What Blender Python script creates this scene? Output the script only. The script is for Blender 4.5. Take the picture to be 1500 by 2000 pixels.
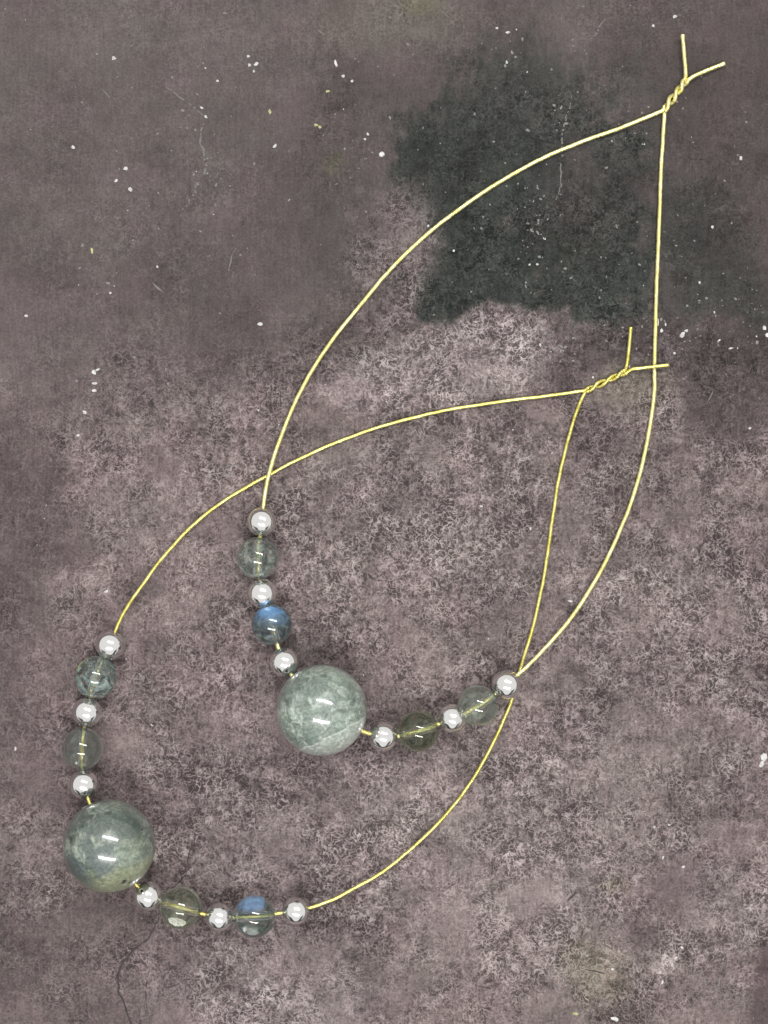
import bpy, bmesh, math, random
import numpy as np
from mathutils import Vector, Matrix

random.seed(7)
rng = np.random.default_rng(11)
for o in list(bpy.data.objects):
    bpy.data.objects.remove(o, do_unlink=True)
scene = bpy.context.scene
COL = scene.collection

# ------------------------------------------------------------------ units
# lengths are laid out in "u"; 1 u = 1/12857 m, so a 180 u bead is 14 mm across
U = 1.0 / 12857.0
CAM_H = 0.300                      # camera height above the board (m)

def pt(px, py, z=0.0):
    """a point of the layout at height z (u above the board), in metres"""
    k = (CAM_H - z * U) / CAM_H
    return Vector(((px - 750) * U * k, (1000 - py) * U * k, z * U))

# ------------------------------------------------------------------ camera
cam_d = bpy.data.cameras.new("camera")
cam = bpy.data.objects.new("camera", cam_d)
COL.objects.link(cam)
cam.location = (0, 0, CAM_H)
cam_d.sensor_fit = 'VERTICAL'
cam_d.sensor_height = 24
cam_d.lens = 24 * CAM_H / (2000 * U)
cam_d.clip_start = 0.005
cam_d.clip_end = 50
scene.camera = cam

# ------------------------------------------------------------------ world and lamps
w = bpy.data.worlds.new("World")
scene.world = w
w.use_nodes = True
bg = w.node_tree.nodes['Background']
bg.inputs['Color'].default_value = (0.93, 0.96, 1.0, 1)
bg.inputs['Strength'].default_value = 0.04

def area(name, loc, sx, sy, power, col, rotz=0.0):
    d = bpy.data.lights.new(name, 'AREA')
    d.shape = 'RECTANGLE'
    d.size, d.size_y = sx, sy
    d.energy = power
    d.color = col
    o = bpy.data.objects.new(name, d)
    o.location = loc
    o.rotation_euler = (0, 0, rotz)
    COL.objects.link(o)
    return o

# white ceiling that the tubes light up, and the two fluorescent fittings on it
CEIL = 0.72                         # radiance of the lit white ceiling
def ceiling(x0, x1, y0, y1):
    area("ceiling_light", ((x0 + x1) / 2, (y0 + y1) / 2, 1.75), x1 - x0, y1 - y0, CEIL * math.pi * (x1 - x0) * (y1 - y0), (1.0, 0.985, 0.97))
ceiling(-20, 20, -2.35, 20)          # ceiling, split by two added gaps that make dark notches in bead reflections
ceiling(-1.6, 2.0, -12, -2.35)
ceiling(5.2, 20, -12, -2.35)
ceiling(-20, -6.0, -12, -2.35)
area("tube_light", (0.30, 0.84, 1.62), 1.30, 0.17, 33.0, (1.0, 0.99, 0.96), math.radians(-13))
area("tube_light", (0.06, -0.72, 1.62), 1.30, 0.17, 33.0, (1.0, 0.99, 0.96), math.radians(-13))

scene.view_settings.view_transform = 'Standard'
scene.view_settings.look = 'None'
scene.view_settings.exposure = 0.0
scene.view_settings.gamma = 1.0
scene.view_settings.use_curve_mapping = False
scene.cycles.max_bounces = 9
scene.cycles.transmission_bounces = 9
scene.cycles.diffuse_bounces = 3
scene.cycles.glossy_bounces = 8

# ------------------------------------------------------------------ node helper
class NT:
    def __init__(s, name):
        s.m = bpy.data.materials.new(name)
        s.m.use_nodes = True
        s.t = s.m.node_tree
        s.t.nodes.clear()
        s.out = s.t.nodes.new('ShaderNodeOutputMaterial')

    def n(s, typ, props=None, **inp):
        nd = s.t.nodes.new('ShaderNode' + typ)
        for k, v in (props or {}).items():
            setattr(nd, k, v)
        for k, v in inp.items():
            k = k.replace('_', ' ')
            s.set(nd, k, v)
        return nd

    def set(s, nd, key, v):
        sock = nd.inputs[key] if not isinstance(key, int) else nd.inputs[key]
        if isinstance(v, bpy.types.NodeSocket):
            s.t.links.new(v, sock)
        elif isinstance(v, bpy.types.Node):
            s.t.links.new(v.outputs[0], sock)
        else:
            if isinstance(v, tuple) and len(v) == 3 and sock.type == 'RGBA':
                v = v + (1,)
            sock.default_value = v

    def math(s, op, a, b=0.0, c=None, clamp=False):
        nd = s.t.nodes.new('ShaderNodeMath')
        nd.operation = op
        nd.use_clamp = clamp
        s.set(nd, 0, a)
        s.set(nd, 1, b)
        if c is not None:
            s.set(nd, 2, c)
        return nd.outputs[0]

    def mixc(s, f, a, b, mode='MIX'):
        nd = s.t.nodes.new('ShaderNodeMix')
        nd.data_type = 'RGBA'
        nd.blend_type = mode
        s.set(nd, 0, f)
        s.set(nd, 6, a)
        s.set(nd, 7, b)
        return nd.outputs[2]

    def ramp(s, f, lo, hi, a=0.0, b=1.0):
        nd = s.t.nodes.new('ShaderNodeMapRange')
        nd.interpolation_type = 'SMOOTHSTEP'
        s.set(nd, 0, f)
        s.set(nd, 1, lo)
        s.set(nd, 2, hi)
        s.set(nd, 3, a)
        s.set(nd, 4, b)
        return nd.outputs[0]

    def noise(s, vec, scale, detail=3.0, rough=0.55, dist=0.0, typ='FBM'):
        nd = s.t.nodes.new('ShaderNodeTexNoise')
        nd.noise_type = typ
        s.set(nd, 'Vector', vec)
        s.set(nd, 'Scale', scale)
        s.set(nd, 'Detail', detail)
        s.set(nd, 'Roughness', rough)
        s.set(nd, 'Distortion', dist)
        return nd.outputs[0]

    def noisev(s, vec, scale, detail=2.0):
        nd = s.t.nodes.new('ShaderNodeTexNoise')
        s.set(nd, 'Vector', vec)
        s.set(nd, 'Scale', scale)
        s.set(nd, 'Detail', detail)
        return nd.outputs[1]

    def vm(s, op, a, b=(0, 0, 0)):
        nd = s.t.nodes.new('ShaderNodeVectorMath')
        nd.operation = op
        s.set(nd, 0, a)
        if op == 'SCALE':
            s.set(nd, 'Scale', b)
        else:
            s.set(nd, 1, b)
        return nd.outputs[1] if op in ('DOT_PRODUCT', 'LENGTH', 'DISTANCE') else nd.outputs[0]

    def done(s, shader):
        s.t.links.new(shader if isinstance(shader, bpy.types.NodeSocket) else shader.outputs[0], s.out.inputs[0])
        return s.m

def new_obj(name, mesh, parent=None, mat=None):
    o = bpy.data.objects.new(name, mesh)
    COL.objects.link(o)
    if parent is not None:
        o.parent = parent
    if mat is not None:
        mesh.materials.append(mat)
    return o

# ------------------------------------------------------------------ the board: low-frequency colour laid out with numpy
def lattice(X, Y, cell, seed):
    r = np.random.default_rng(seed)
    g = r.random((256, 256))
    x, y = X / cell, Y / cell
    xi, yi = np.floor(x).astype(int), np.floor(y).astype(int)
    fx, fy = x - xi, y - yi
    fx = fx * fx * (3 - 2 * fx)
    fy = fy * fy * (3 - 2 * fy)
    a = g[yi % 256, xi % 256]
    b = g[yi % 256, (xi + 1) % 256]
    c = g[(yi + 1) % 256, xi % 256]
    d = g[(yi + 1) % 256, (xi + 1) % 256]
    return (a * (1 - fx) + b * fx) * (1 - fy) + (c * (1 - fx) + d * fx) * fy

def fbm(X, Y, cell, seed, octv=4, gain=0.55):
    s, amp, tot = 0, 1.0, 0
    for i in range(octv):
        s = s + amp * lattice(X + 37.1 * i, Y - 91.7 * i, cell / 2 ** i, seed + i)
        tot += amp
        amp *= gain
    return s / tot - 0.5

def sdf_poly(X, Y, poly):
    P = np.array(poly, float)
    Q = np.roll(P, -1, 0)
    d2 = np.full(X.shape, 1e18)
    inside = np.zeros(X.shape, bool)
    for (ax, ay), (bx, by) in zip(P, Q):
        ex, ey = bx - ax, by - ay
        t = np.clip(((X - ax) * ex + (Y - ay) * ey) / (ex * ex + ey * ey + 1e-9), 0, 1)
        d2 = np.minimum(d2, (X - ax - t * ex) ** 2 + (Y - ay - t * ey) ** 2)
        if abs(ey) > 1e-9:
            c = ((ay > Y) != (by > Y)) & (X < ex * (Y - ay) / ey + ax)
            inside ^= c
    d = np.sqrt(d2)
    return np.where(inside, -d, d)

def sst(lo, hi, v):
    t = np.clip((v - lo) / (hi - lo), 0, 1)
    return t * t * (3 - 2 * t)

def srgb(r, g, b):
    f = lambda c: (c / 255 / 12.92) if c <= 10 else ((c / 255 + 0.055) / 1.055) ** 2.4
    return np.array([f(r), f(g), f(b)])

fine_x = np.arange(-150, 1651, 5.0)
fine_y = np.arange(-150, 2151, 5.0)
grow = np.cumsum(8 * 1.35 ** np.arange(1, 22))
grow = grow[grow < 9000]
xs = np.concatenate([-150 - grow[::-1], fine_x, 1650 + grow])
ys = np.concatenate([-150 - grow[::-1], fine_y, 2150 + grow])
GX, GY = np.meshgrid(xs, ys)

wx = GX + 90 * fbm(GX, GY, 120, 5) + 50 * fbm(GX, GY, 26, 15, 3, .8)
wy = GY + 90 * fbm(GX, GY, 120, 25) + 50 * fbm(GX, GY, 26, 35, 3, .8)

def zone(poly, soft, wob=1.0):
    X = GX + (wx - GX) * wob
    Y = GY + (wy - GY) * wob
    return 1 - sst(-soft, soft, sdf_poly(X, Y, poly))

def blob(cx, cy, rx, ry, soft=0.6, wob=0.7, rot=0.0):
    X = GX + (wx - GX) * wob - cx
    Y = GY + (wy - GY) * wob - cy
    c, s_ = math.cos(rot), math.sin(rot)
    d = np.sqrt(((X * c + Y * s_) / rx) ** 2 + ((Y * c - X * s_) / ry) ** 2)
    return 1 - sst(1 - soft, 1 + soft, d)

base = np.zeros(GX.shape + (3,))
base[:] = srgb(121, 109, 108)
amp = np.ones(GX.shape) * 0.9
def lay(mask, col, k=1.0, a=None):
    global base, amp
    m = (mask * k)[..., None]
    base = base * (1 - m) + srgb(*col) * m
    if a is not None:
        amp = amp * (1 - mask * k) + a * mask * k

# smoother, greyer upper left
lay(zone([(-9000, -9000), (9000, -9000), (9000, 560), (1300, 640), (760, 520), (600, 650), (330, 760), (-9000, 820)], 110), (108, 99, 98), 1.0, 0.26)
lay(zone([(-9000, -9000), (560, -9000), (520, 120), (380, 330), (200, 520), (-9000, 560)], 160), (119, 110, 108), 0.75, 0.2)
lay(blob(760, 40, 170, 60), (124, 116, 110), .6)
lay(blob(430, 620, 240, 130), (100, 91, 90), .7)
lay(blob(660, 440, 120, 120), (95, 87, 86), .6)
lay(blob(120, 610, 150, 110), (100, 91, 90), .6)
# upper right brown
lay(zone([(1130, -9000), (9000, -9000), (9000, 640), (1300, 640), (1285, 300), (1190, 200)], 50), (94, 85, 84), .85, 0.28)
lay(blob(1120, 20, 220, 50), (106, 97, 95), .6)
# charcoal-green patch
D1 = [(905, 110), (960, 55), (1060, 60), (1120, 95), (1150, 130), (1145, 190), (1240, 240), (1290, 230), (1285, 330),
      (1275, 450), (1290, 560), (1275, 650), (1150, 640), (1075, 605), (960, 600), (870, 640), (815, 636), (816, 560),
      (828, 480), (806, 412), (772, 392), (760, 330), (782, 232), (840, 215), (880, 160)]
sdk = 28 + 75 * (1 - sst(140, 440, GY)) + 24 * sst(1050, 1250, GX)
d1 = sst(.2, .85, 1 - sst(-1, 1, sdf_poly(GX + .5 * (wx - GX), GY + .5 * (wy - GY), D1) / sdk) + 1.0 * fbm(GX * 1.6, GY * .8, 30, 161, 3, .75)) * (1 - .5 * sst(.02, .2, fbm(GX, GY, 75, 83, 4) + (GX - 1120) / 1500.0 - (GY - 330) / 5000)) * (.35 + .65 * sst(40, 260, GY + 130 * fbm(GX, GY, 60, 91, 3)))
lay(d1, (67, 71, 68), .97, 0.6)
lay(d1 * blob(960, 120, 190, 140), (78, 80, 77), .7)
lay(d1 * blob(1000, 540, 260, 150), (60, 64, 60), .7)
lay(d1 * blob(1150, 380, 90, 110), (82, 76, 75), .55)
lay(d1 * blob(880, 330, 130, 60), (62, 65, 61), .5)
lay(blob(1250, 160, 60, 40), (84, 84, 82), .5)
lay(zone([(1310, 350), (1420, 360), (1470, 460), (1510, 540), (1700, 600), (1700, 690), (1400, 610), (1300, 640), (1290, 480)], 30), (72, 74, 71), .72, .45)
# pale mottled plate under the charcoal patch
lay(zone([(690, 700), (800, 648), (880, 640), (960, 606), (1060, 618), (1095, 670), (1050, 740), (900, 790), (690, 800), (620, 760)], 26, .6), (152, 140, 139), .9, 0.85)
lay(blob(755, 480, 80, 110), (136, 125, 124), .8, 1.0)
lay(blob(745, 600, 60, 50), (112, 101, 101), .5, .8)
# dark brown band on the right
lay(zone([(1085, 650), (1180, 640), (1300, 640), (1700, 590), (1700, 830), (1400, 850), (1310, 770), (1160, 735), (1080, 745)], 36), (83, 74, 75), .85, .5)
lay(blob(1225, 760, 70, 45), (122, 114, 104), .55)
lay(blob(1385, 935, 14, 20), (82, 73, 74), .8)
lay(blob(1160, 840, 40, 60), (96, 86, 86), .6)
lay(blob(980, 790, 60, 25), (92, 84, 83), .6)
lay(blob(1060, 1010, 110, 90), (108, 97, 97), .5)
lay(blob(970, 1160, 70, 80), (100, 90, 90), .5)
lay(blob(1270, 1040, 40, 26), (98, 88, 88), .6)
# middle, mottled
lay(blob(820, 1000, 260, 160), (128, 117, 116), .6, 1.05)
lay(blob(1290, 1250, 260, 190), (124, 113, 112), .5, 1.0)
lay(blob(330, 960, 140, 110), (119, 107, 107), .6, .8)
lay(blob(200, 780, 150, 60), (103, 93, 92), .5, .5)
# darker smooth left edge and plates
lay(zone([(-9000, 760), (60, 800), (140, 930), (150, 1080), (80, 1120), (100, 1250), (60, 1330), (110, 1480), (100, 1590), (-9000, 1600)], 46), (92, 82, 82), .8, .35)
lay(zone([(-9000, 1620), (90, 1600), (95, 1780), (40, 1800), (-9000, 1820)], 30), (118, 107, 106), .6, .7)
lay(zone([(-9000, 1830), (60, 1790), (190, 1740), (310, 1780), (262, 1850), (236, 1880), (228, 1930), (262, 2010), (290, 2200), (-9000, 2400)], 16, .35), (101, 91, 90), .85, .42)
lay(zone([(305, 1795), (420, 1830), (370, 1900), (360, 2200), (290, 2200), (262, 2000), (236, 1905)], 24, .4), (104, 93, 93), .7, .55)
lay(blob(420, 1480, 120, 170), (112, 100, 100), .5)
lay(blob(650, 1620, 260, 200), (127, 115, 115), .55, 1.0)
lay(blob(560, 1960, 200, 110), (134, 123, 123), .6, 1.0)
lay(blob(1000, 1700, 260, 170), (134, 123, 122), .6, 1.05)
lay(blob(820, 1560, 150, 90), (126, 115, 114), .5, 1.0)
lay(blob(1180, 1480, 200, 110), (128, 117, 116), .5, 1.0)
lay(blob(1330, 1720, 60, 60), (98, 87, 88), .65, .6)
lay(blob(1260, 1800, 60, 40), (102, 91, 91), .55, .6)
lay(blob(1430, 1760, 70, 90), (138, 127, 126), .6, .9)
lay(blob(1440, 1500, 80, 110), (112, 101, 101), .5)
lay(blob(1160, 1900, 55, 70), (126, 119, 104), .6, .9)
lay(blob(1195, 1720, 22, 14), (116, 108, 92), .6)
lay(blob(1303, 1890, 26, 18), (168, 156, 154), .8)
lay(zone([(1480, 1850), (1800, 1800), (1800, 2200), (1490, 2200), (1465, 1980)], 14, .5), (88, 76, 78), .9, .25)
lay(blob(1200, 1985, 60, 40), (96, 86, 84), .6, .5)
lay(blob(805, 20, 34, 24), (120, 117, 92), .5)
lay(blob(655, 310, 20, 18), (110, 110, 88), .45)
lay(blob(590, 1370, 340, 140, rot=.3), (105, 94, 94), .35)
mott = fbm(GX, GY, 230, 61, 5) * 0.62 + fbm(GX, GY, 60, 67, 4) * 0.6 * (0.3 + amp) + fbm(GX, GY, 26, 71, 3) * 0.3 * (0.3 + amp)
base *= (1 + mott)[..., None]
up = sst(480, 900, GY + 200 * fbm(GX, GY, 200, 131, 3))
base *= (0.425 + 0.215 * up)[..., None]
base[..., 1] *= .988
tint = fbm(GX, GY, 70, 141, 4)
base[..., 0] *= 1 + .10 * tint
base[..., 2] *= 1 + .06 * tint
amp = np.clip((amp + .14) * (1 + 1.5 * fbm(GX, GY, 110, 151, 4)), .08, 1.3)
base = np.clip(base, 0.02, 0.6)

nv, nh = len(ys), len(xs)
co = np.zeros((nv, nh, 3))
co[..., 0] = (GX - 750) * U
co[..., 1] = (1000 - GY) * U
idx = np.arange(nv * nh).reshape(nv, nh)
faces = np.stack([idx[1:, :-1], idx[1:, 1:], idx[:-1, 1:], idx[:-1, :-1]], -1).reshape(-1, 4)
me = bpy.data.meshes.new("board")
me.vertices.add(nv * nh)
me.vertices.foreach_set("co", co.ravel())
me.loops.add(faces.size)
me.loops.foreach_set("vertex_index", faces.ravel())
me.polygons.add(len(faces))
me.polygons.foreach_set("loop_start", np.arange(0, faces.size, 4))
me.update(calc_edges=True)
ca = me.attributes.new("tone", 'FLOAT_COLOR', 'POINT')
ca.data.foreach_set("color", np.concatenate([base, np.ones(GX.shape + (1,))], -1).astype(np.float32).ravel())
aa = me.attributes.new("grit", 'FLOAT', 'POINT')
aa.data.foreach_set("value", amp.astype(np.float32).ravel())

M = NT("mottled_brown_stone")
tc = M.n('TexCoord').outputs['Object']
pos = M.vm('SCALE', tc, 1 / U)                       # position in u
tone = M.n('Attribute', {'attribute_name': 'tone'}).outputs['Color']
grit = M.n('Attribute', {'attribute_name': 'grit'}).outputs['Fac']
warp = M.vm('ADD', pos, M.vm('SCALE', M.vm('SUBTRACT', M.noisev(pos, .055, 2), (.5, .5, .5)), 17.0))
n1 = M.noise(warp, .078, 1.5, .5)
ridge = M.math('ABSOLUTE', M.math('SUBTRACT', n1, .5))
worm = M.ramp(ridge, 0.0, .055, 1.0, 0.0)             # pale curling threads
n2 = M.noise(warp, .06, 3.0, .6)
n3 = M.noise(pos, .22, 3.0, .65)
streak = M.noise(M.vm('MULTIPLY', pos, (1.0, .16, 1.0)), .16, 3, .6)
clump = M.noise(pos, .021, 3.0, .6)
fib = M.ramp(M.math('ABSOLUTE', M.math('SUBTRACT', M.noise(M.vm('ADD', warp, (331., 77., 0.)), .115, 1.5, .5), .5)), 0.0, .05, 1.0, 0.0)
worm = M.math('MULTIPLY', M.math('MAXIMUM', worm, M.math('MULTIPLY', fib, .75)), M.ramp(clump, .3, .66, .6, 1.1))
f = M.math('MULTIPLY', M.math('SUBTRACT', worm, .42), M.ramp(M.noise(pos, .013, 3, .6), .35, .65, .55, 1.15))
f = M.math('ADD', f, M.math('MULTIPLY', M.math('SUBTRACT', M.noise(pos, .034, 6.0, .74), .5), 1.15))
f = M.math('ADD', f, M.math('MULTIPLY', M.math('SUBTRACT', clump, .5), .45))
f = M.math('ADD', f, M.math('MULTIPLY', M.math('SUBTRACT', n2, .5), 1.4))
f = M.math('MULTIPLY', f, grit)
f = M.math('ADD', f, M.math('MULTIPLY', M.math('SUBTRACT', n3, .5), 1.3))
f = M.math('ADD', f, M.math('MULTIPLY', M.math('SUBTRACT', streak, .5), .7))
f = M.math('MAXIMUM', M.math('ADD', M.math('MULTIPLY', f, M.ramp(grit, .2, .95, .78, 1.12)), .99), .30)
lum = M.vm('DOT_PRODUCT', tone, (.3, .6, .1))
grey = M.n('CombineXYZ', None, X=M.math('MULTIPLY', lum, 1.03), Y=lum, Z=M.math('MULTIPLY', lum, .995))
col = M.vm('SCALE', M.mixc(M.ramp(f, 1.0, 1.9, .0, .38), tone, grey.outputs[0]), f)
# tiny chalky pin-pricks
vor = M.n('TexVoronoi', None, Vector=warp, Scale=.030, Randomness=1.0)
spk = M.ramp(vor.outputs['Distance'], .035, .06, 1.0, 0.0)
gate = M.ramp(M.noise(pos, .011, 2, .5), .5, .62)
spk = M.math('MULTIPLY', M.math('MULTIPLY', spk, gate), .55)
col = M.mixc(spk, col, (.42, .39, .38))
bh = M.math('ADD', M.math('MULTIPLY', worm, grit), M.math('MULTIPLY', n3, .8))
bump = M.n('Bump', None, Strength=.5, Distance=.00012, Height=bh)
rough = M.ramp(n2, .3, .7, .62, .5)
bs = M.n('BsdfPrincipled', None, Base_Color=col, Roughness=rough, Normal=bump)
M.set(bs, 'Specular IOR Level', .06)
stone = M.done(bs)
board = new_obj("board_surface", me, None, stone)
board["kind"] = "structure"
board["label"] = "mottled brown stone-look board with a charcoal-green patch"

# ------------------------------------------------------------------ paint flecks, scratches and cracks on the board
def simple(name, col, rough=.6, var=.25):
    m = NT(name)
    p = m.vm('SCALE', m.n('TexCoord').outputs['Object'], 1 / U)
    v = m.noise(p, .12, 2)
    c = m.vm('SCALE', tuple(col), m.ramp(v, .3, .7, 1 - var, 1 + var * .4))
    bs = m.n('BsdfPrincipled', None, Base_Color=c, Roughness=rough)
    m.set(bs, 'Specular IOR Level', .06)
    return m.done(bs)

fleck_w = simple("white_paint", (.42, .41, .405))
fleck_p = simple("chalky_paint", (.16, .155, .15))
fleck_y = simple("olive_paint", (.30, .30, .15))
crack_m = simple("dark_crack", (.04, .034, .034))
scr_m = simple("pale_scratch", (.125, .118, .113))

class Bits:
    def __init__(s):
        s.v, s.f, s.mi = [], [], []
    def chip(s, px, py, rx, ry, rot, mi, h=.9):
        n = random.choice((6, 7, 8, 9))
        b = len(s.v)
        top = []
        for ring, (k, z) in enumerate(((1.0, .05), (.8, h))):
            for i in range(n):
                a = 2 * math.pi * i / n
                if ring == 0:
                    top.append(random.uniform(.6, 1.15))
                r = top[i] * k
                x, y = rx * r * math.cos(a), ry * r * math.sin(a)
                s.v.append(tuple(pt(px + x * math.cos(rot) - y * math.sin(rot), py + x * math.sin(rot) + y * math.cos(rot), z)))
        for i in range(n):
            j = (i + 1) % n
            s.f.append((b + j, b + i, b + n + i, b + n + j))
            s.mi.append(mi)
        s.f.append(tuple(b + n + i for i in reversed(range(n))))
        s.mi.append(mi)
    def line(s, pts, width, mi, jit=1.5, broken=0.0, step=7):
        P = [Vector(p) for p in pts]
        out = []
        for a, b2 in zip(P, P[1:]):
            k = max(1, int((b2 - a).length / step))
            for i in range(k):
                out.append(a.lerp(b2, i / k))
        out.append(P[-1])
        off = 0
        prev = None
        for i, p in enumerate(out):
            d = (out[min(i + 1, len(out) - 1)] - out[max(i - 1, 0)]).normalized()
            nrm = Vector((-d.y, d.x))
            off = off * .7 + random.uniform(-jit, jit)
            t = i / max(1, len(out) - 1)
            hw = width * .5 * (.35 + .65 * math.sin(math.pi * min(1, max(.03, t)))) * random.uniform(.55, 1.2)
            q = p + nrm * off
            a, c = q + nrm * hw, q - nrm * hw
            ia = len(s.v)
            s.v += [tuple(pt(a.x, a.y, .35)), tuple(pt(c.x, c.y, .35))]
            if prev is not None and random.random() > broken:
                s.f.append((prev, prev + 1, ia + 1, ia))
                s.mi.append(mi)
            prev = ia
    def build(s, name, mats, parent):
        m = bpy.data.meshes.new(name)
        m.from_pydata(s.v, [], s.f)
        for k in mats:
            m.materials.append(k)
        m.polygons.foreach_set("material_index", s.mi)
        m.update()
        o = new_obj(name, m, parent)
        o["kind"] = "stuff"
        return o

B = Bits()
for px, py, rx, ry, a in [
        (222, 114, 5, 5, 0), (143, 288, 5.5, 5, .4), (245, 329, 5.5, 5.5, 0), (227, 353, 5, 4, -.8), (254, 370, 7, 5, .5),
        (500, 125, 6, 4.5, -1), (487, 127, 3.5, 4, 0), (485, 110, 3.5, 3.5, 0), (496, 139, 2.5, 3.5, 0), (656, 123, 9, 3.2, 1.2),
        (670, 149, 4, 4, 0), (688, 158, 3.5, 3.5, 0), (402, 228, 4.5, 3.5, .7), (425, 158, 3, 3, 0), (537, 285, 6, 3.5, -.9),
        (718, 262, 5, 3.5, 1.4), (713, 272, 3.5, 3, 0), (746, 301, 8, 6, -.6), (507, 633, 6.5, 4.5, .2), (183, 727, 7, 5.5, .9),
        (190, 722, 6, 2.4, -.3), (184, 749, 8, 4, 0), (184, 762, 6, 3.5, 0), (165, 805, 5.5, 4, .3), (152, 850, 4, 3, 0), (207, 1155, 6, 3.5, -.3),
        (1447, 309, 4.5, 4.5, 0), (1284, 630, 4.5, 11, .1), (1292, 646, 4, 6, .2), (1333, 654, 7, 5, -.7), (1340, 646, 5, 4, 0),
        (1300, 634, 2.5, 4.5, .2), (1317, 690, 3.5, 4.5, 0), (1492, 1478, 8, 10, .3), (1488, 1493, 5, 8, .4), (1196, 1893, 4, 4, 0),
        (1200, 1990, 9, 5, .4), (1320, 1871, 5, 3, -.4), (1294, 1918, 3, 6, .3), (1465, 836, 4, 3.5, 0), (1115, 1174, 6, 3.5, .2),
        (30, 1463, 2.5, 5, 0), (1034, 517, 3.2, 3.2, 0), (1049, 516, 3.6, 3.6, 0), (886, 490, 3, 3, 0), (1158, 737, 3.5, 2.5, 0),
        (1500, 655, 7, 5, .4), (1493, 640, 4, 6, 0), (1428, 680, 6, 2.5, -.2), (1278, 1615, 3, 3, 0), (1307, 1611, 3, 3, 0),
        (1295, 1675, 2.5, 5, .4), (1335, 1693, 4, 3, 0), (1332, 1851, 5, 2.6, .8), (51, 617, 4, 3, 0), (216, 572, 3.4, 3, 0), (307, 521, 3, 3, 0),
        (1318, 32, 6, 5, 0), (1276, 50, 3.5, 3.5, 0), (970, 55, 4, 3, 0), (992, 63, 5, 3.5, 0), (990, 122, 3, 4, 0)]:
    B.chip(px, py, rx * .92, ry * .92, a, 0)
for px, py, rx, ry, a in [(180, 489, 3, 6, 0), (617, 244, 4, 3, .3), (625, 248, 4, 3, .3), (527, 218, 3, 5, 0), (1125, 1980, 7, 3, 0), (640, 178, 5, 3, 0)]:
    B.chip(px, py, rx, ry, a, 2, .5)
# chalky clusters that follow the charcoal patch and the band under it
for cx, cy, sx, sy, n in [(1048, 420, 22, 45, 26), (1040, 410, 10, 30, 12), (1095, 250, 14, 60, 14), (1092, 676, 26, 18, 34), (960, 320, 120, 90, 30),
                          (1080, 520, 180, 70, 60), (1290, 640, 150, 50, 60), (1470, 620, 40, 50, 26), (1260, 230, 60, 40, 24), (1000, 110, 90, 50, 26),
                          (1180, 1080, 260, 160, 30), (700, 820, 380, 80, 30), (400, 340, 30, 60, 22), (380, 210, 50, 60, 14), (300, 400, 260, 260, 60),
                          (1390, 500, 80, 120, 36), (710, 230, 40, 90, 22), (250, 1000, 220, 240, 36), (1250, 1800, 220, 160, 40), (600, 1700, 320, 220, 26), (1100, 1350, 300, 160, 20)]:
    for _ in range(int(n * .9)):
        r = random.choice((1.2, 1.5, 1.8, 2.2, 2.8))
        B.chip(random.gauss(cx, sx), random.gauss(cy, sy), r * random.uniform(.7, 1.7), r * random.uniform(.6, 1.1), random.uniform(0, 3.1),
               1 if random.random() < .93 else 0, .4)
B.build("paint_flecks", [fleck_w, fleck_p, fleck_y], board)

C = Bits()
C.line([(322, 168), (352, 190), (378, 208), (390, 218), (402, 228)], 3.0, 1, 1, .25, 5)
C.line([(400, 240), (392, 285), (405, 325), (385, 360), (368, 392), (352, 418)], 5.0, 1, 3, .35, 4)
C.line([(298, 552), (309, 562), (320, 571)], 4.0, 1, .5)
C.line([(200, 175), (214, 190)], 3.0, 1, .6)
C.line([(462, 484), (452, 500), (447, 530)], 3.0, 1, .8)
C.line([(192, 415), (186, 432)], 3.0, 1, .8)
C.line([(620, 58), (634, 68)], 2.6, 1, .6)
C.line([(1120, 185), (1108, 220), (1098, 260), (1096, 310), (1098, 360), (1088, 392)], 4.0, 1, 2.5, .35, 4)
C.line([(1182, 35), (1170, 62), (1152, 80)], 3.5, 1, 2, .3, 4)
C.line([(1395, 760), (1380, 790)], 2.5, 1, 1, .2)
C.line([(1365, 1275), (1333, 1310)], 2.8, 1, .8, .2)
C.line([(1472, 1575), (1466, 1610), (1455, 1648)], 2.4, 1, 1, .3)
C.line([(1416, 1850), (1408, 1905), (1400, 1950), (1394, 2000)], 3.4, 1, 1.4, .25)
C.line([(1484, 1500), (1478, 1540)], 2.6, 1, 1, .3)
C.line([(435, 913), (470, 904)], 3.0, 1, 1, .2)
C.line([(540, 1400), (470, 1480), (455, 1500)], 2.2, 1, 1.5, .5)
C.line([(310, 1790), (296, 1828), (262, 1852), (240, 1878), (230, 1905), (231, 1935), (244, 1968), (258, 2002), (262, 2050)], 5.2, 0, 1.6, 0, 5)
C.line([(375, 1640), (366, 1680), (352, 1722), (330, 1748)], 3.2, 0, 1.5, .15, 5)
C.line([(292, 1890), (282, 1935), (288, 1975)], 2.4, 0, 1.2, .3, 5)
C.line([(1108, 1760), (1125, 1742)], 4.0, 0, 1, .1)
C.line([(1145, 1893), (1180, 1902)], 3.4, 0, 1, .1)
C.line([(1038, 1830), (1052, 1848)], 4.0, 0, 1, .1)
C.build("surface_scratches", [crack_m, scr_m], board)

# ------------------------------------------------------------------ bead and wire materials
def silver_mat():
    m = NT("polished_silver")
    p = m.vm('SCALE', m.n('TexCoord').outputs['Object'], 1 / U)
    n = m.noise(p, .08, 3)
    r = m.ramp(n, .35, .7, .09, .17)
    b = m.n('Bump', None, Strength=.06, Distance=.00002, Height=m.noise(p, .09, 3))
    return m.done(m.n('BsdfPrincipled', None, Base_Color=(.95, .945, .93), Metallic=1.0, Roughness=r, Normal=b))
silver = silver_mat()

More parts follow.
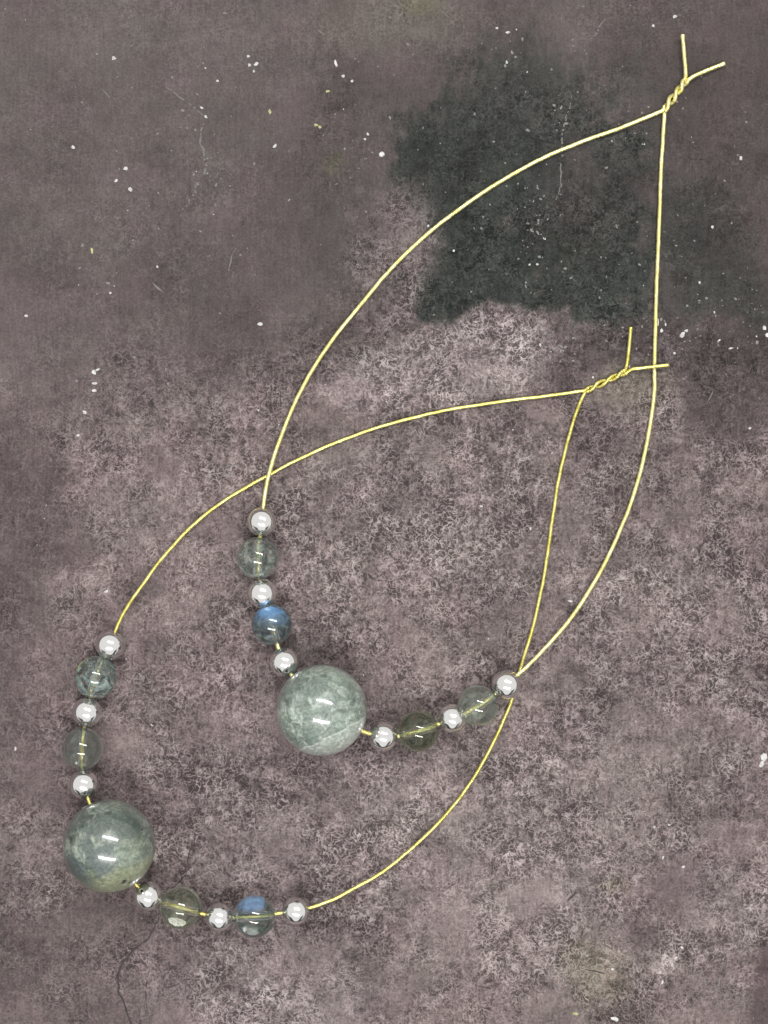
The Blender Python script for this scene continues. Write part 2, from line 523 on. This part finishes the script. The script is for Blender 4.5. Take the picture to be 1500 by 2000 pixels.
def wire_mat(name, c1, c2):
    m = NT(name)
    p = m.vm('SCALE', m.n('TexCoord').outputs['Object'], 1 / U)
    n = m.noise(p, .05, 4)
    c = m.mixc(m.ramp(n, .3, .7), c1, c2)
    r = m.ramp(m.noise(p, .16, 3), .3, .7, .26, .5)
    b = m.n('Bump', None, Strength=.2, Distance=.00003, Height=m.noise(p, .22, 3))
    return m.done(m.n('BsdfPrincipled', None, Base_Color=c, Metallic=.85, Roughness=r, Normal=b))
brass = wire_mat("pale_brass_wire", (.72, .645, .22), (.84, .79, .40))
brass_y = wire_mat("yellow_brass_wire", (.52, .455, .10), (.70, .64, .24))

def local(m, R):
    return m.vm('SCALE', m.n('TexCoord').outputs['Object'], 1 / (R * U))   # -1..1 inside the bead

def spot(m, p, c, r, soft=.3, wob=None):
    d = m.vm('DISTANCE', p if wob is None else wob, c)
    return m.ramp(d, r * (1 - soft), r * (1 + soft), 1.0, 0.0)

def sph(x, y):
    return (x, y, math.sqrt(max(0, 1 - x * x - y * y)))

def big_stone(name, R, cols, feat, sss=.3, k=1.0):
    m = NT(name)
    p = local(m, R)
    wp = m.vm('ADD', p, m.vm('SCALE', m.vm('SUBTRACT', m.noisev(p, 2.2, 4), (.5, .5, .5)), .7))
    n1 = m.noise(wp, 1.5, 5, .6)
    n2 = m.noise(wp, 4.5, 4, .62)
    n3 = m.noise(p, 16, 3, .6)
    c = m.mixc(m.ramp(n1, .43, .58), cols[0], cols[1])
    c = m.mixc(m.math('MULTIPLY', m.ramp(n2, .48, .66 - .06 * (k - 1)), .6 * k), c, cols[2])
    c = m.mixc(m.math('MULTIPLY', m.ramp(m.noise(wp, 3.1, 4, .6, 0, 'FBM'), .50, .66 - .08 * (k - 1)), min(1, .8 * k)), c, cols[3])
    c = feat(m, p, wp, c)
    c = m.vm('SCALE', c, m.ramp(n3, .32, .68, .66, 1.2))
    c = m.mixc(m.math('MULTIPLY', m.n('Attribute', {'attribute_name': 'chip'}).outputs['Fac'], .8), c, (.55, .56, .50))
    # dark needle specks
    v = m.n('TexVoronoi', None, Vector=wp, Scale=7.0)
    sp = m.math('MULTIPLY', m.ramp(v.outputs['Distance'], .06, .16, 1, 0), m.ramp(n2, .5, .6))
    c = m.mixc(m.math('MULTIPLY', sp, .55), c, (.03, .04, .035))
    bs = m.n('BsdfPrincipled', None, Base_Color=c, Roughness=.30, IOR=1.55)
    m.set(bs, 'Subsurface Weight', sss)
    m.set(bs, 'Subsurface Radius', (.9, 1.0, .9))
    m.set(bs, 'Subsurface Scale', .0011)
    m.set(bs, 'Transmission Weight', .08)
    m.set(bs, 'Coat Weight', 1.0)
    m.set(bs, 'Coat Roughness', .035)
    m.set(bs, 'Coat IOR', 1.55)
    return m.done(bs)

def feat_pale(m, p, wp, c):
    # a fracture plane through the lower right, paler below it, with a bright edge
    d = m.vm('DOT_PRODUCT', m.vm('ADD', p, m.vm('SCALE', m.vm('SUBTRACT', m.noisev(p, 3, 3), (.5, .5, .5)), .22)), (.435, -.90, 0))
    c = m.mixc(m.math('MULTIPLY', m.ramp(d, .50, .54), .55), c, (.36, .39, .36))
    e = m.ramp(m.math('ABSOLUTE', m.math('SUBTRACT', d, .52)), .0, .035, 1, 0)
    c = m.mixc(m.math('MULTIPLY', e, .55), c, (.58, .62, .58))
    # thin white healed cracks
    v = m.n('TexVoronoi', {'feature': 'DISTANCE_TO_EDGE'}, Vector=wp, Scale=1.7)
    k = m.math('MULTIPLY', m.ramp(v.outputs['Distance'], .0, .03, 1, 0), m.ramp(m.vm('DOT_PRODUCT', p, (-.1, -1, .2)), -.1, .5))
    c = m.mixc(m.math('MULTIPLY', k, .5), c, (.55, .60, .55))
    for x, y, r in ((-.28, -.44, .10), (.0, .02, .09), (.42, -.05, .08), (-.34, -.50, .06), (.12, .30, .07), (.3, .55, .14)):
        c = m.mixc(m.math('MULTIPLY', spot(m, p, sph(x, y), r, .6, wp), .5), c, (.09, .115, .10))
    return c

def feat_dark(m, p, wp, c):
    d = m.vm('DOT_PRODUCT', wp, (.25, -1, .1))
    c = m.mixc(m.math('MULTIPLY', m.ramp(d, .36, .56), .62), c, (.22, .235, .13))
    c = m.mixc(m.math('MULTIPLY', spot(m, p, sph(-.62, -.5), .42, .5, wp), .9), c, (.06, .08, .078))
    c = m.mixc(m.math('MULTIPLY', spot(m, p, sph(-.05, -.12), .26, .6, wp), .8), c, (.07, .09, .088))
    c = m.mixc(m.math('MULTIPLY', spot(m, p, sph(.45, .6), .36, .6, wp), .8), c, (.06, .08, .07))
    c = m.mixc(m.math('MULTIPLY', spot(m, p, sph(.62, .02), .3, .7, wp), .5), c, (.20, .24, .165))
    wob = m.vm('ADD', p, m.vm('SCALE', m.vm('SUBTRACT', m.noisev(p, 9, 2), (.5, .5, .5)), .10))
    for x, y, r in ((.42, -.66, .065), (.53, -.69, .045), (-.56, .37, .028), (.77, .43, .03), (.38, -.70, .04), (.68, -.52, .03)):
        c = m.mixc(spot(m, p, sph(x, y), r, .35, wob), c, (.006, .006, .006))
    c = m.mixc(spot(m, p, sph(.60, -.75), .075, .4, wob), c, (.52, .53, .46))
    return c

big_pale = big_stone("pale_green_labradorite", 89, ((.15, .19, .162), (.28, .34, .288), (.46, .51, .46), (.06, .08, .07)), feat_pale)
big_dark = big_stone("mossy_green_labradorite", 90, ((.09, .114, .10), (.195, .237, .20), (.335, .37, .30), (.028, .04, .036)), feat_dark, .2, 1.05)

def clear_stone(name, R, tint, hazecol, haze, flash=None, rim=None, seed=0.0, glassy=.03):
    m = NT(name)
    p = local(m, R)
    ps = m.vm('ADD', p, (seed * 3.1, seed * 1.7, seed * 2.3))
    wp = m.vm('ADD', ps, m.vm('SCALE', m.vm('SUBTRACT', m.noisev(ps, 1.7, 4), (.5, .5, .5)), .9))
    n1 = m.noise(wp, 1.3, 5, .62)
    n2 = m.noise(wp, 3.0, 4, .6)
    hm = m.math('MULTIPLY', m.ramp(n1, .38, .58, .30, 1.0), m.ramp(n2, .36, .60, .35, 1.0))
    hm = m.math('MULTIPLY', hm, haze, clamp=True)
    chipf = m.n('Attribute', {'attribute_name': 'chip'}).outputs['Fac']
    hm = m.math('MAXIMUM', hm, m.math('MULTIPLY', chipf, .8))
    gl = m.n('BsdfGlass', None, Color=tint, Roughness=glassy, IOR=1.55)
    hc = m.mixc(m.ramp(n2, .42, .58), tuple(x * .48 for x in hazecol), hazecol)
    hc = m.mixc(m.math('MULTIPLY', m.ramp(m.noise(wp, 1.9, 5, .6), .52, .68), .8), hc, tuple(min(.7, x * 1.8) for x in hazecol))
    hc = m.mixc(chipf, hc, (.55, .55, .48))
    if rim is not None:
        c, dirv, lo, hi = rim
        hc = m.mixc(m.ramp(m.vm('DOT_PRODUCT', p, dirv), lo, hi), hc, c)
    df = m.n('BsdfPrincipled', None, Base_Color=hc, Roughness=.08, IOR=1.55)
    m.set(df, 'Subsurface Weight', .4)
    m.set(df, 'Subsurface Scale', .0006)
    mx = m.n('MixShader')
    m.set(mx, 0, hm)
    m.set(mx, 1, gl)
    m.set(mx, 2, df)
    res = mx
    if flash is not None:
        mask, fc1, fc2, k = flash(m, p)
        fs = m.n('BsdfPrincipled', None, Base_Color=m.mixc(m.math('MULTIPLY', m.ramp(m.vm('DOT_PRODUCT', p, (-.1, 1, 0)), .2, .95), m.ramp(n2, .3, .6, .5, 1.0)), fc1, fc2), Metallic=.2, Roughness=.28)
        m.set(fs, 'Coat Weight', 1.0)
        m.set(fs, 'Coat Roughness', .03)
        mx2 = m.n('MixShader')
        m.set(mx2, 0, m.math('MULTIPLY', mask, k))
        m.set(mx2, 1, mx)
        m.set(mx2, 2, fs)
        res = mx2
    return m.done(res)

def flash_top(m, p):
    w_ = m.vm('ADD', p, m.vm('SCALE', m.vm('SUBTRACT', m.noisev(p, 3, 3), (.5, .5, .5)), .35))
    a = m.ramp(m.vm('DOT_PRODUCT', w_, (.05, 1, .25)), .0, .8)
    b = m.ramp(m.vm('DOT_PRODUCT', w_, (0, 0, 1)), .25, .55)
    br = m.ramp(m.noise(w_, 3.2, 4, .65), .36, .56, .45, 1.0)
    return m.math('MULTIPLY', m.math('MULTIPLY', a, b), br), (.06, .13, .22), (.12, .29, .56), .92

def flash_cap(m, p):
    w_ = m.vm('ADD', p, m.vm('SCALE', m.vm('SUBTRACT', m.noisev(p, 3, 3), (.5, .5, .5)), .16))
    a = m.ramp(m.vm('DOT_PRODUCT', w_, (-.10, 1, .12)), .40, .72)
    b = m.ramp(m.vm('DOT_PRODUCT', w_, (1, 0, 0)), .58, .42)
    br = m.ramp(m.noise(w_, 2.6, 4, .65), .36, .6, .7, 1.0)
    return m.math('MULTIPLY', m.math('MULTIPLY', a, b), br), (.06, .09, .19), (.20, .36, .56), .9

# ------------------------------------------------------------------ geometry builders
def bead_profile(R, rh, n):
    a0 = math.asin(rh / R)
    prof = []
    for i in range(n + 1):
        a = a0 + (math.pi - 2 * a0) * i / n
        prof.append((R * math.sin(a), R * math.cos(a)))
    h = R * math.cos(a0)
    inner = [(rh * .93, -h + rh * .25), (rh * .9, -h * .6), (rh * .9, 0), (rh * .9, h * .6), (rh * .93, h - rh * .25)]
    return prof + inner

def bead_mesh(name, R, rh, seg=48, n=30, axis=None):
    prof = bead_profile(R, rh, n)
    rot = Vector((0, 0, 1)).rotation_difference(axis).to_matrix() if axis is not None else Matrix.Identity(3)
    v, f = [], []
    k = len(prof)
    for j in range(seg):
        a = 2 * math.pi * j / seg
        for r, z in prof:
            v.append(tuple(rot @ Vector((r * math.cos(a), r * math.sin(a), z)) * U))
    chip = []
    for j in range(seg):
        reach = [random.uniform(1.0, 1.25), random.uniform(1.0, 1.25)]
        if random.random() < .3:
            reach[random.randrange(2)] = random.uniform(1.3, 1.7)
        for i, (r, z) in enumerate(prof):
            if i > n:
                chip.append(.22)
            else:
                e = reach[0 if z > 0 else 1]
                chip.append(max(0.0, min(1.0, (rh * (e + .25) - r) / (rh * .25))))
    for j in range(seg):
        j2 = (j + 1) % seg
        for i in range(k):
            i2 = (i + 1) % k
            f.append((j * k + i, j * k + i2, j2 * k + i2, j2 * k + i))
    m = bpy.data.meshes.new(name)
    m.from_pydata(v, [], f)
    m.polygons.foreach_set("use_smooth", [True] * len(f))
    at_ = m.attributes.new("chip", 'FLOAT', 'POINT')
    at_.data.foreach_set("value", chip)
    m.update()
    return m

def catmull(P, step=6.0):
    out = []
    n = len(P)
    for i in range(n - 1):
        p0 = P[i - 1] if i > 0 else P[i] * 2 - P[i + 1]
        p1, p2 = P[i], P[i + 1]
        p3 = P[i + 2] if i + 2 < n else P[i + 1] * 2 - P[i]
        # centripetal
        t0 = 0.0
        t1 = t0 + max((p1 - p0).length, 1e-4) ** .5
        t2 = t1 + max((p2 - p1).length, 1e-4) ** .5
        t3 = t2 + max((p3 - p2).length, 1e-4) ** .5
        k = max(2, int((p2 - p1).length / step))
        for q in range(k):
            t = t1 + (t2 - t1) * q / k
            a1 = p0 * ((t1 - t) / (t1 - t0)) + p1 * ((t - t0) / (t1 - t0))
            a2 = p1 * ((t2 - t) / (t2 - t1)) + p2 * ((t - t1) / (t2 - t1))
            a3 = p2 * ((t3 - t) / (t3 - t2)) + p3 * ((t - t2) / (t3 - t2))
            b1 = a1 * ((t2 - t) / (t2 - t0)) + a2 * ((t - t0) / (t2 - t0))
            b2 = a2 * ((t3 - t) / (t3 - t1)) + a3 * ((t - t1) / (t3 - t1))
            out.append(b1 * ((t2 - t) / (t2 - t1)) + b2 * ((t - t1) / (t2 - t1)))
    out.append(P[-1].copy())
    return out

def tube(paths, origin, rad, sides=12, caps=True, flare=False):
    """one mesh from one or more polylines (in u, world), vertices relative to origin (m)"""
    v, f = [], []
    for path in paths:
        P = [pt(p.x, p.y, p.z) for p in path]
        n = len(P)
        T = [(P[min(i + 1, n - 1)] - P[max(i - 1, 0)]).normalized() for i in range(n)]
        nrm = T[0].orthogonal().normalized()
        b = len(v)
        for i in range(n):
            nrm = (nrm - T[i] * nrm.dot(T[i])).normalized()
            bi = T[i].cross(nrm)
            r = rad * U * (1 + .03 * math.sin(i * 1.7) + random.uniform(-.03, .03) - (.10 if random.random() < .04 else 0))
            if flare and i >= n - 2:
                r *= 1.14
            for s in range(sides):
                a = 2 * math.pi * s / sides
                v.append(tuple(P[i] + (nrm * math.cos(a) + bi * math.sin(a)) * r - origin))
        for i in range(n - 1):
            for s in range(sides):
                s2 = (s + 1) % sides
                f.append((b + i * sides + s, b + i * sides + s2, b + (i + 1) * sides + s2, b + (i + 1) * sides + s))
        if caps:
            for i, sg in ((0, -1), (n - 1, 1)):
                c = len(v)
                for s in range(sides):          # small bevel ring
                    q = Vector(v[b + i * sides + s]) + origin
                    v.append(tuple(P[i] + (q - P[i]) * .72 + T[i] * sg * rad * U * .22 - origin))
                for s in range(sides):
                    s2 = (s + 1) % sides
                    quad = (b + i * sides + s, b + i * sides + s2, c + s2, c + s)
                    f.append(quad if sg > 0 else quad[::-1])
                ring = tuple(range(c, c + sides))
                f.append(ring if sg > 0 else ring[::-1])
    return v, f

def mesh_from(name, vf, mat):
    m = bpy.data.meshes.new(name)
    m.from_pydata(vf[0], [], vf[1])
    m.polygons.foreach_set("use_smooth", [len(q) == 4 for q in vf[1]])
    m.materials.append(mat)
    m.update()
    return m

silver_mesh = bead_mesh("silver_bead", 26.5, 6.6, 48, 30)
silver_mesh.materials.append(silver)


def build_earring(name, label, big, left, beads, right, twist, tail_up, tail_side, bigR, turns, phase, WIRE_R, brass):
    """left / right: strands from the twist to the first / last bead; beads in order along the wire"""
    bx, by = big
    HD = (0, 60, 110, 175, 240, 300, 372, 480, 700, 9000)
    HZ = (bigR, bigR - 6, 61, 46, 42.5, 42, 41, 24, WIRE_R + 1.5, WIRE_R + 1.2)
    def hz(x, y):
        return float(np.interp(math.hypot(x - bx, y - by), HD, HZ))
    root = bpy.data.objects.new(name, None)
    root.empty_display_size = .005
    COL.objects.link(root)
    root.location = pt(bx, by, 0)
    root["label"] = label
    root["category"] = "earring"
    root["group"] = "pair of beaded wire hoop earrings"
    org = root.location.copy()

    # ---- wire: strand A (left) and strand B (right) meet in the twist
    lift = lambda pts: [Vector((x, y, hz(x, y))) for x, y in pts]
    A = lift(left)
    Bq = lift(right)
    mid = [Vector((b[1], b[2], hz(b[1], b[2]))) for b in beads]
    loop = catmull(A + mid + Bq[::-1], 6.0)
    dx = dy = 0.0
    for q in loop:
        dx = dx * .93 + random.gauss(0, .17)
        dy = dy * .93 + random.gauss(0, .17)
        q.x += dx
        q.y += dy
    t0 = Vector((*twist[0], max(WIRE_R * 2, hz(*twist[0]))))
    t1 = Vector((*twist[1], max(WIRE_R * 2, hz(*twist[0]) + 1)))
    td = (t1 - t0).normalized()
    sx = Vector((-td.y, td.x, 0)).normalized()
    sz = sx.cross(td)
    if sz.z < 0:
        sz = -sz
    strands = []
    for sgn in (0, math.pi):
        pts = []
        for i in range(46):
            t = i / 45
            ang = phase + sgn + 2 * math.pi * turns * (t ** 1.2)
            r = WIRE_R * (1.0 + .55 * math.sin(math.pi * min(1, t * 1.7)) * (1 - t) + .12 * math.sin(9 * t + phase))
            pts.append(t0.lerp(t1, t) + sx * math.cos(ang) * r + sz * math.sin(ang) * r)
        strands.append(pts)
    # join the loop's two ends to whichever strand start is nearer
    if (strands[0][0] - loop[0]).length > (strands[1][0] - loop[0]).length:
        strands = strands[::-1]
    lead_a = catmull([loop[8], loop[0], strands[0][0], strands[0][3]], 3)
    loop_full = [strands[0][0].lerp(loop[0], q) for q in (0, .5)] + loop + [loop[-1].lerp(strands[1][0], q) for q in (.5, 1)]
    wire = new_obj("wire", mesh_from("wire", tube([loop_full], org, WIRE_R), brass), root)
    new_obj("twisted_end", mesh_from("twisted_end", tube(strands, org, WIRE_R), brass), wire)
    ends = sorted(strands, key=lambda s: s[-1].y)       # smaller y = higher in the frame
    for e, tl in ((ends[0], tail_up), (ends[1], tail_side)):
        P = [e[-3], e[-1]] + [Vector((x, y, z)) for x, y, z in tl]
        path = catmull(P, 4)
        path = [path[i] for i in range(len(path)) if (path[i] - e[-3]).length > .5 or i == 0]
        new_obj("wire_tail", mesh_from("wire_tail", tube([path], org, WIRE_R, flare=True), brass), wire)

    # ---- beads
    for i, bd in enumerate(beads):
        kind, x, y, R = bd[:4]
        a = mid[i - 1] if i > 0 else A[-1]
        c = mid[i + 1] if i + 1 < len(mid) else Bq[-1]
        if len(bd) > 6 and bd[6]:
            d = Vector((bd[6][0], -bd[6][1], 0)).normalized()
        else:
            d = (pt(c.x, c.y, c.z) - pt(a.x, a.y, a.z)).normalized()
        loc = pt(x, y, mid[i].z) - org
        if kind == 'silver':
            o = new_obj("silver_bead", silver_mesh, root)
            k = R / 26.5
            o.scale = (k, k, k)
            o.rotation_mode = 'QUATERNION'
            o.rotation_quaternion = Vector((0, 0, 1)).rotation_difference(d)
        else:
            nm = "large_stone_bead" if kind == 'big' else "stone_bead"
            kk = 1 - mid[i].z * U / CAM_H
            me_ = bead_mesh(nm, R * kk, 8.0 if kind == 'big' else 6.2, 96 if kind == 'big' else 64, 64 if kind == 'big' else 44, d)
            o = new_obj(nm, me_, root, bd[4])
            if bd[5]:
                o["label"] = bd[5]
        o.location = loc
    return root

# ------------------------------------------------------------------ upper earring
u1 = clear_stone("hazy_grey_green_stone", 41, (.93, .96, .94), (.21, .235, .215), .6, seed=1.0)
u2 = clear_stone("blue_flash_stone", 40, (.84, .88, .90), (.125, .15, .15), .6, flash_top, seed=2.0)
u3 = clear_stone("dark_olive_stone", 40, (.90, .92, .85), (.09, .095, .06), .32, seed=3.0)
u4 = clear_stone("clear_pale_green_stone", 40, (.95, .97, .94), (.20, .235, .20), .34, seed=4.0)
build_earring(
    "beaded_hoop_earring", "brass wire hoop earring with pale sea-green large bead, upper of the two, lying on top",
    (628, 1387),
    [(1297, 215), (1252, 233), (1207, 251), (1127, 280), (1041, 318), (956, 368), (903, 405), (833, 459), (769, 520), (700, 600), (642, 674),
     (598, 742), (562, 818), (538, 884), (523, 936), (514, 990)],
    [('silver', 511, 1019, 28.5), ('stone', 504, 1090, 41, u1, "hazy grey-green stone bead"), ('silver', 512, 1159, 28.8),
     ('stone', 531, 1220, 40, u2, "stone bead flashing bright blue at its top"), ('silver', 555.6, 1293.5, 28.5),
     ('big', 628, 1387, 89, big_pale, "pale sea-green stone bead with white veins", (128, 116)), ('silver', 748, 1438, 28.8),
     ('stone', 817, 1428, 40, u3, "dark olive see-through stone bead"), ('silver', 883, 1403, 28),
     ('stone', 934, 1378, 40, u4, "clear pale green stone bead"), ('silver', 989, 1337, 28.5)],
    [(1298, 219), (1295, 267), (1289, 400), (1282, 560), (1278, 709), (1277, 765), (1272, 810), (1260, 879), (1236, 972), (1200, 1062), (1158, 1143),
     (1110, 1215), (1056, 1275), (1016, 1314)],
    ((1299, 212), (1340, 157)), [(1339, 141, 14), (1337, 115, 16), (1333, 68, 18)], [(1350, 152, 10), (1370, 142, 9), (1415, 124, 8)], 89, 1.5, .6, 4.15, brass)

# ------------------------------------------------------------------ lower earring
l1 = clear_stone("green_edged_stone", 42, (.94, .96, .94), (.19, .225, .21), .66, rim=((.36, .46, .16), (-.8, .6, 0), .74, .98), seed=5.0)
l2 = clear_stone("smoky_grey_stone", 41, (.93, .95, .92), (.12, .13, .12), .38, seed=6.0)
l3 = clear_stone("olive_grey_stone", 41, (.95, .96, .92), (.17, .18, .125), .3, seed=7.0)
l4 = clear_stone("blue_cap_stone", 41, (.94, .97, .95), (.14, .165, .15), .3, flash_cap, seed=8.0)
build_earring(
    "beaded_hoop_earring", "brass wire hoop earring with darker mossy large bead, lower left of the two",
    (213, 1652),
    [(1143, 763), (1080, 772), (960, 787), (840, 808), (720, 841), (600, 889), (523, 929), (429, 984), (373, 1029), (321, 1085), (276, 1145), (243, 1194), (226, 1230)],
    [('silver', 215, 1260, 28.5), ('stone', 187, 1323, 41.5, l1, "clear grey-green stone bead with a lime edge"), ('silver', 170, 1391, 28.8),
     ('stone', 161, 1462, 41, l2, "smoky grey see-through stone bead"), ('silver', 164, 1532, 28.5),
     ('big', 213, 1652, 90, big_dark, "mossy grey-green stone bead with black specks", (98, 160)), ('silver', 289, 1750, 29),
     ('stone', 353, 1773, 41, l3, "olive grey see-through stone bead"), ('silver', 428, 1791, 27.8),
     ('stone', 497, 1790, 41, l4, "clear stone bead with a blue flash cap"), ('silver', 578, 1779, 27.2)],
    [(1142, 766), (1128, 798), (1110, 858), (1095, 918), (1080, 1008), (1065, 1110), (1044, 1212), (1014, 1316), (999, 1368), (985, 1402), (960, 1455), (925, 1517),
     (875, 1586), (815, 1647), (750, 1701), (700, 1731), (650, 1757), (608, 1773)],
    ((1149, 761), (1222, 726)), [(1224, 713, 11), (1228.5, 680, 12), (1232, 639, 14)], [(1232, 722, 12), (1252, 719, 13.6), (1277, 716, 14.4), (1306, 713, 14)], 90, 1.5, .5, 3.55, brass_y)
